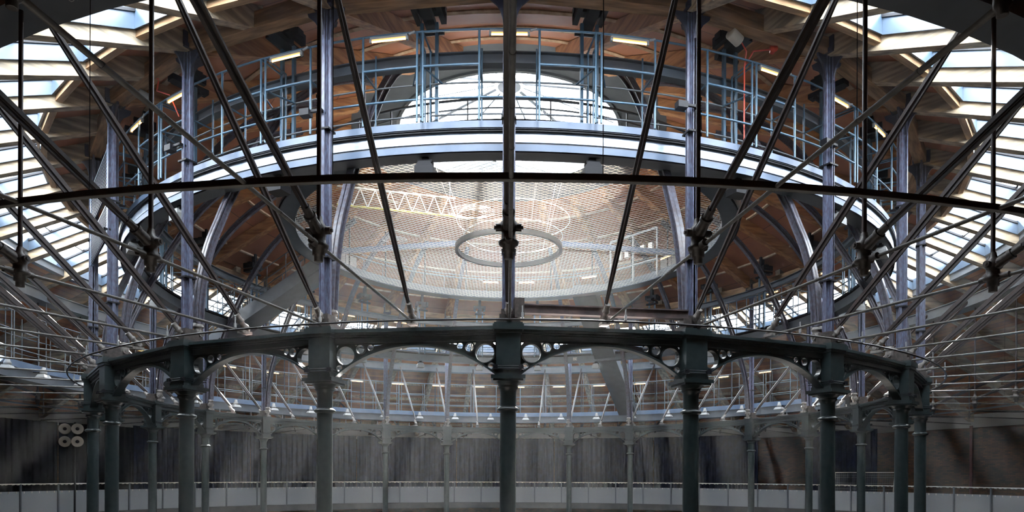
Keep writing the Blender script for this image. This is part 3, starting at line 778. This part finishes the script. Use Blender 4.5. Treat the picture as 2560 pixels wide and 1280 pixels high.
# ------------------------------------------------------------------ stair bridges
def slab(a, b, w, h):
    m = MB(); a, b = Vector(a), Vector(b); d = (b - a); s = Vector((d.y, -d.x, 0)).normalized() * (w / 2); v = []
    for p in (a, b):
        for q in (-s, s):
            for z in (0, h): v.append(tuple(p + q + Vector((0, 0, z))))
    return m.add(v, [(0, 1, 3, 2), (4, 6, 7, 5), (0, 4, 5, 1), (2, 3, 7, 6), (1, 5, 7, 3), (0, 2, 6, 4)])
def stair(t, lab):
    e = empty('stair_bridge', (0, 0, 0)); A, B = P(11.5, t, 5.65), P(7.35, t - 2, 7.85)
    slab(A, B, 1.05, .55).build('upper_box', GREY, e)
    C_, D_ = P(16.0, t, 3.1), P(11.4, t, 5.75)
    slab(C_, D_, 1.0, .45).build('lower_box', GREY, e)
    m = MB()
    for a, b in ((A, B), (C_, D_)):
        d = b - a; s = Vector((d.y, -d.x, 0)).normalized() * .5
        for sg in (-1, 1):
            for z in (1.0, 1.45): m.tube(a + s * sg + Vector((0, 0, z + .05)), b + s * sg + Vector((0, 0, z + .05)), .018, 6)
            for i in range(6):
                p = a + d * (i / 5) + s * sg; m.tube(p + Vector((0, 0, .45)), p + Vector((0, 0, 1.5)), .016, 6)
    m.build('stair_railing', TUBEG, e); tag(e, lab, 'stair', 'stair bridges up to the net ring')
stair(-110, 'grey box stair bridge rising to the net ring, left one')
stair(155, 'grey box stair bridge rising to the net ring, right one behind')

# ------------------------------------------------------------------ curtains, parapet, fence, speakers
def curtain(t0, t1, m_, name, lab, grp, r=21.7, z0=ZG + .02, z1=2.42):
    n = int((t1 - t0) * 9); v = []; f = []
    for i in range(n + 1):
        t = t0 + (t1 - t0) * i / n; rr = r + .06 * math.sin(i * .83) + .04 * math.sin(i * .31)
        for dr in (0, .02):
            for z in (z0, z1): v.append(tuple(P(rr + dr, t, z)))
    for i in range(n):
        a, b = 4 * i, 4 * i + 4; f += [(a, a + 1, b + 1, b), (a + 2, b + 2, b + 3, a + 3), (a + 1, a + 3, b + 3, b + 1), (a, b, b + 2, a + 2)]
    c = P(r, (t0 + t1) / 2, z0)
    o = MB().add(v, f, True).build(name, m_, None, c); tag(o, lab, 'curtain', grp)
i = 0
for a in range(138, 240, 17):
    curtain(a, a + 16.9, CURT, 'stage_curtain', 'tall navy curtain hung against the far wall, number %d from the right' % (i + 1), 'navy curtains on the far wall'); i += 1
curtain(120.5, 130, CURT, 'stage_curtain', 'navy curtain hung alone against the brick wall at right', 'navy curtains on the far wall')
for n_, (a, b) in enumerate(((240.2, 250), (250.2, 266))):
    curtain(a, b, DRAPE, 'black_drape', 'black drape at far left, %s' % ('beside the navy curtains' if n_ == 0 else 'next to the left edge of the photo'), 'black drapes', 21.5, ZG + .02, 2.3)
RB = 20.6; stp = 4.8
def parapet():
    e = empty('parapet_panel', (0, 0, 0))         # origin: rel z -1.95, at radius RB, panel centred on angle 0
    def arcb(r0, r1, z0, z1, a, b): 
        m = MB().arc(r0, r1, z0, z1, a, b, .8); m.v = [(x, y + RB, z) for x, y, z in m.v]; return m
    arcb(RB + .02, RB + .03, .06, 1.2, -stp / 2 + .03, stp / 2 - .03).build('translucent_sheet', POLY, e)
    m = MB().box(-.03, .03, -.02, .05, -.05, 1.5); m.v = [(x * 1 - RB * math.sin(R_(stp / 2)), y + RB - RB * math.cos(R_(stp / 2)), z) for x, y, z in m.v]; m.build('post', TUBEG, e)
    m = MB().ringtube(RB, 1.5, .026, -stp / 2, stp / 2, .8, 6); 
    for j in range(7):
        a = -stp / 2 + stp * (j + random.random() * .6) / 7; m.ringtube(RB, 1.5 - .015, .036, a, a + .25, .25, 5)
    m.v = [(x, y + RB, z) for x, y, z in m.v]; m.build('wrapped_handrail', WHITE, e)
    m = MB().ringtube(RB - .02, -.06, .03, -stp / 2, stp / 2, .8, 6); m.v = [(x, y + RB, z) for x, y, z in m.v]; m.build('foot_rail', PALE, e)
    m = MB()
    for j in range(5):
        a = R_(-stp / 2 + stp * (j + .5) / 5); m.box(-.012, .012, -.005, .02, 1.12, 1.2, Matrix.Translation((RB * math.sin(a), RB - RB * math.cos(a) - .0, 0)))
    m.build('clip', WHITE, e)
    return e
pp = parapet(); NP = int(172 / stp)
for n_ in range(NP + 1):
    t = 180 + (n_ - NP / 2) * stp
    o = pp if n_ == 0 else dup(pp)
    o.location = P(RB, t, -1.95); o.rotation_euler = (0, 0, R_(t))
    k = n_ - NP // 2
    tag(o, 'translucent parapet panel with white handrail, %s' % ('at far centre' if k == 0 else '%d panels %s of far centre' % (abs(k), 'right' if k < 0 else 'left')), 'parapet panel', 'parapet panels of the far gallery')
# wire mesh barrier
fb = empty('mesh_barrier', P(21.2, 121.5, ZG)); fb.rotation_euler = (0, 0, R_(121.5 + 5))
m = MB().tube((-1.55, 0, 1.95), (1.55, 0, 1.95), .022, 6); m.tube((-1.5, 0, 1.95), (-1.32, 0, 0), .02, 6); m.tube((1.5, 0, 1.95), (1.62, 0, 0), .02, 6); m.tube((-1.55, 0, .15), (1.6, 0, .15), .02, 6)
m.build('tube_frame', WHITE, fb)
m = MB()
for j in range(60): m.tube((-1.42 + 2.9 * j / 59, 0, .15), (-1.48 + 2.95 * j / 59, 0, 1.93), .0035, 4)
for z in (.5, .8, 1.1, 1.4, 1.7, 1.82): m.tube((-1.47, 0, z), (1.5, 0, z), .005, 4)
m.build('wire_mesh', PALE, fb); tag(fb, 'white framed wire mesh barrier leaning by the brick wall', 'barrier')
# horn speakers
for n_, (dx, dz, w) in enumerate(((-.36, .36, 'upper left'), (.22, .36, 'upper right'), (-.36, -.2, 'lower left'), (.22, -.2, 'lower right'))):
    c = P(20.2, -109, 1.60 + dz); tg = Vector((math.cos(R_(-109)), math.sin(R_(-109)), 0)) * -1
    c = c + Vector((dx * .95, 0, 0)); dr = (Vector((0, -23.6, Z0)) - c).normalized()
    M = Matrix.Translation(c) @ dr.to_track_quat('Z', 'Y').to_matrix().to_4x4()
    e = empty('horn_speaker', c)
    m = MB().lathe([(.06, -.25), (.09, -.2), (.2, -.04), (.24, 0), (.22, .01), (.07, -.06)], 20, M); m.v = [tuple(Vector(q) - c) for q in m.v]; m.build('horn', CREAM, e)
    m = MB().lathe([(.075, -.1), (.075, -.02), (.06, .02), (.02, .03)], 14, M); m.v = [tuple(Vector(q) - c) for q in m.v]; m.build('driver', BLACK, e)
    tag(e, 'cream horn speaker at left, %s of the four' % w, 'speaker', 'cream horn speakers')
e = empty('speaker_frame', P(20.6, -109, ZG)); m = MB().box(-.5, .5, -.03, .03, 3.0, 3.06)
for x in (-.45, .4): m.box(x - .03, x + .03, -.03, .03, 0, 4.0)
m.build('upright', BLACK, e); tag(e, 'black upright frame behind the four horn speakers', 'frame')
# drainpipe on brick
o = MB().tube((0, 0, 0), (0, 0, 4.2), .07, 10).build('drain_pipe', REDP2 := mat('dull red pipe', (0.12, 0.03, 0.02), .6)); o.location = P(24.1, 112.5, ZG); tag(o, 'dull red pipe running up the brick wall at right', 'pipe')
# panels between posts at left
for n_, (z, h) in enumerate(((6.25, .95), (5.25, .75))):
    e = empty('louvre_panel', P(12.15, -52.5, z)); e.rotation_euler = (0, 0, R_(-52.5))
    m = MB().box(-1.35, 1.35, -.02, .02, 0, h); 
    for j in range(12): m.box(-1.3, 1.3, -.035, .035, .03 + j * (h - .06) / 12, .05 + j * (h - .06) / 12)
    m.build('louvres', mat('dark louvre %d' % n_, (0.035, 0.045, 0.07), .45), e)
    for x in (-1.4, 1.4): MB().box(x - .04, x + .04, -.04, .04, -.02, h + .02).build('side_frame', GREYB, e)
    tag(e, 'dark louvre panel between the left posts, %s one' % ('upper' if n_ == 0 else 'lower'), 'louvre panel', 'louvre panels')
# fire bells, loudspeaker, red conduits
def conduit(pts, lab):
    c = pts[0]; m = MB().path([Vector(p) - c for p in pts], .014, 6); o = m.build('red_conduit', REDP); o.location = c; tag(o, lab, 'conduit', 'red conduits')
pA = P(11.5, 25.5, 7.95)
conduit([P(11.75, 21.8, 6.1), P(11.75, 21.8, 7.6), P(11.85, 21.6, 7.82), P(11.95, 20.4, 7.95)], 'red conduit rising beside the halo railing at right')
conduit([P(11.75, 21.8, 7.6), P(11.85, 22.4, 7.86), P(11.95, 24.0, 7.92)], 'short red conduit branch to the right alarm sounder')
conduit([P(11.7, -35.2, 7.3), P(11.85, -35.6, 7.7), P(11.95, -37.2, 7.85), P(12.0, -36.3, 8.0)], 'red conduit leading to the left alarm sounder')
for c, lab in ((P(11.95, 24.2, 7.92), 'red alarm sounder at the right end of its conduit'), (P(12.0, -36.3, 8.04), 'red alarm sounder under the timber at left')):
    o = MB().lathe([(.03, -.06), (.05, -.05), (.05, 0), (.075, .02), (.08, .05), (.0, .055)], 16).build('alarm_sounder', REDP); o.location = c; o.rotation_euler = (R_(75), 0, 0); tag(o, lab, 'alarm', 'alarm sounders')
for c, lab, s_ in ((P(12.0, 19.8, 7.9), 'white cylinder loudspeaker under the ceiling at right', 1), (P(12.0, -39.3, 7.88), 'grey cylinder loudspeaker under the timber at left', .8)):
    o = MB().lathe([(.08, -.13), (.1, -.12), (.105, .12), (.095, .14), (.0, .13)], 18).build('cylinder_speaker', CREAM if s_ == 1 else PALE); o.scale = (s_, s_, s_)
    o.location = c; o.rotation_euler = (R_(70), 0, R_(-60)); tag(o, lab, 'loudspeaker', 'cylinder loudspeakers')
# bracket lights fixed to the near posts
for t, z in ((-30, 6.2), (15, 6.3), (30, 6.25), (-45, 5.3), (-15, 6.2)):
    e = empty('post_spotlight', P(12.36, t, z)); e.rotation_euler = (0, 0, R_(t))
    MB().box(-.28, .02, -.02, .02, -.02, .02).box(-.02, .02, -.02, .16, -.02, .02).build('bracket', BLACK, e)
    MB().box(-.38, -.2, -.07, .07, -.08, .03).build('lamp_head', BLACK, e)
    tag(e, 'small black spotlight clamped to post on ' + cname(int(t / 15)), 'spotlight', 'spotlights clamped to roof posts')

# ------------------------------------------------------------------ haze
hz = MB().arc(.01, 24.2, -3.9 + Z0, 2.6 + Z0, step=7.5); hz = MB()
n = 64; v = []
prof = [(24.2, -3.95), (24.2, 2.3), (3.7, roofb(3.7) + .2)]
for r, z in prof:
    for i_ in range(n): t = 2 * PI * i_ / n; v.append((r * math.sin(t), -r * math.cos(t), z + Z0))
f = [tuple(range(n))[::-1], tuple(range(2 * n, 3 * n))]
for j in range(2):
    for i_ in range(n): f.append((j * n + i_, j * n + (i_ + 1) % n, (j + 1) * n + (i_ + 1) % n, (j + 1) * n + i_))
hm_ = bpy.data.materials.new('thin haze'); hm_.use_nodes = True; nt = hm_.node_tree; nt.nodes.remove(nt.nodes['Principled BSDF'])
vs = nt.nodes.new('ShaderNodeVolumeScatter'); vs.inputs['Density'].default_value = 0.0008; vs.inputs['Anisotropy'].default_value = 0.55; vs.inputs['Color'].default_value = (.96, .98, 1, 1)
nt.links.new(vs.outputs[0], nt.nodes['Material Output'].inputs['Volume'])
hz.add(v, f); ho = hz.build('haze', hm_); tag(ho, 'thin sunlit haze filling the hall', 'haze', None, 'stuff')
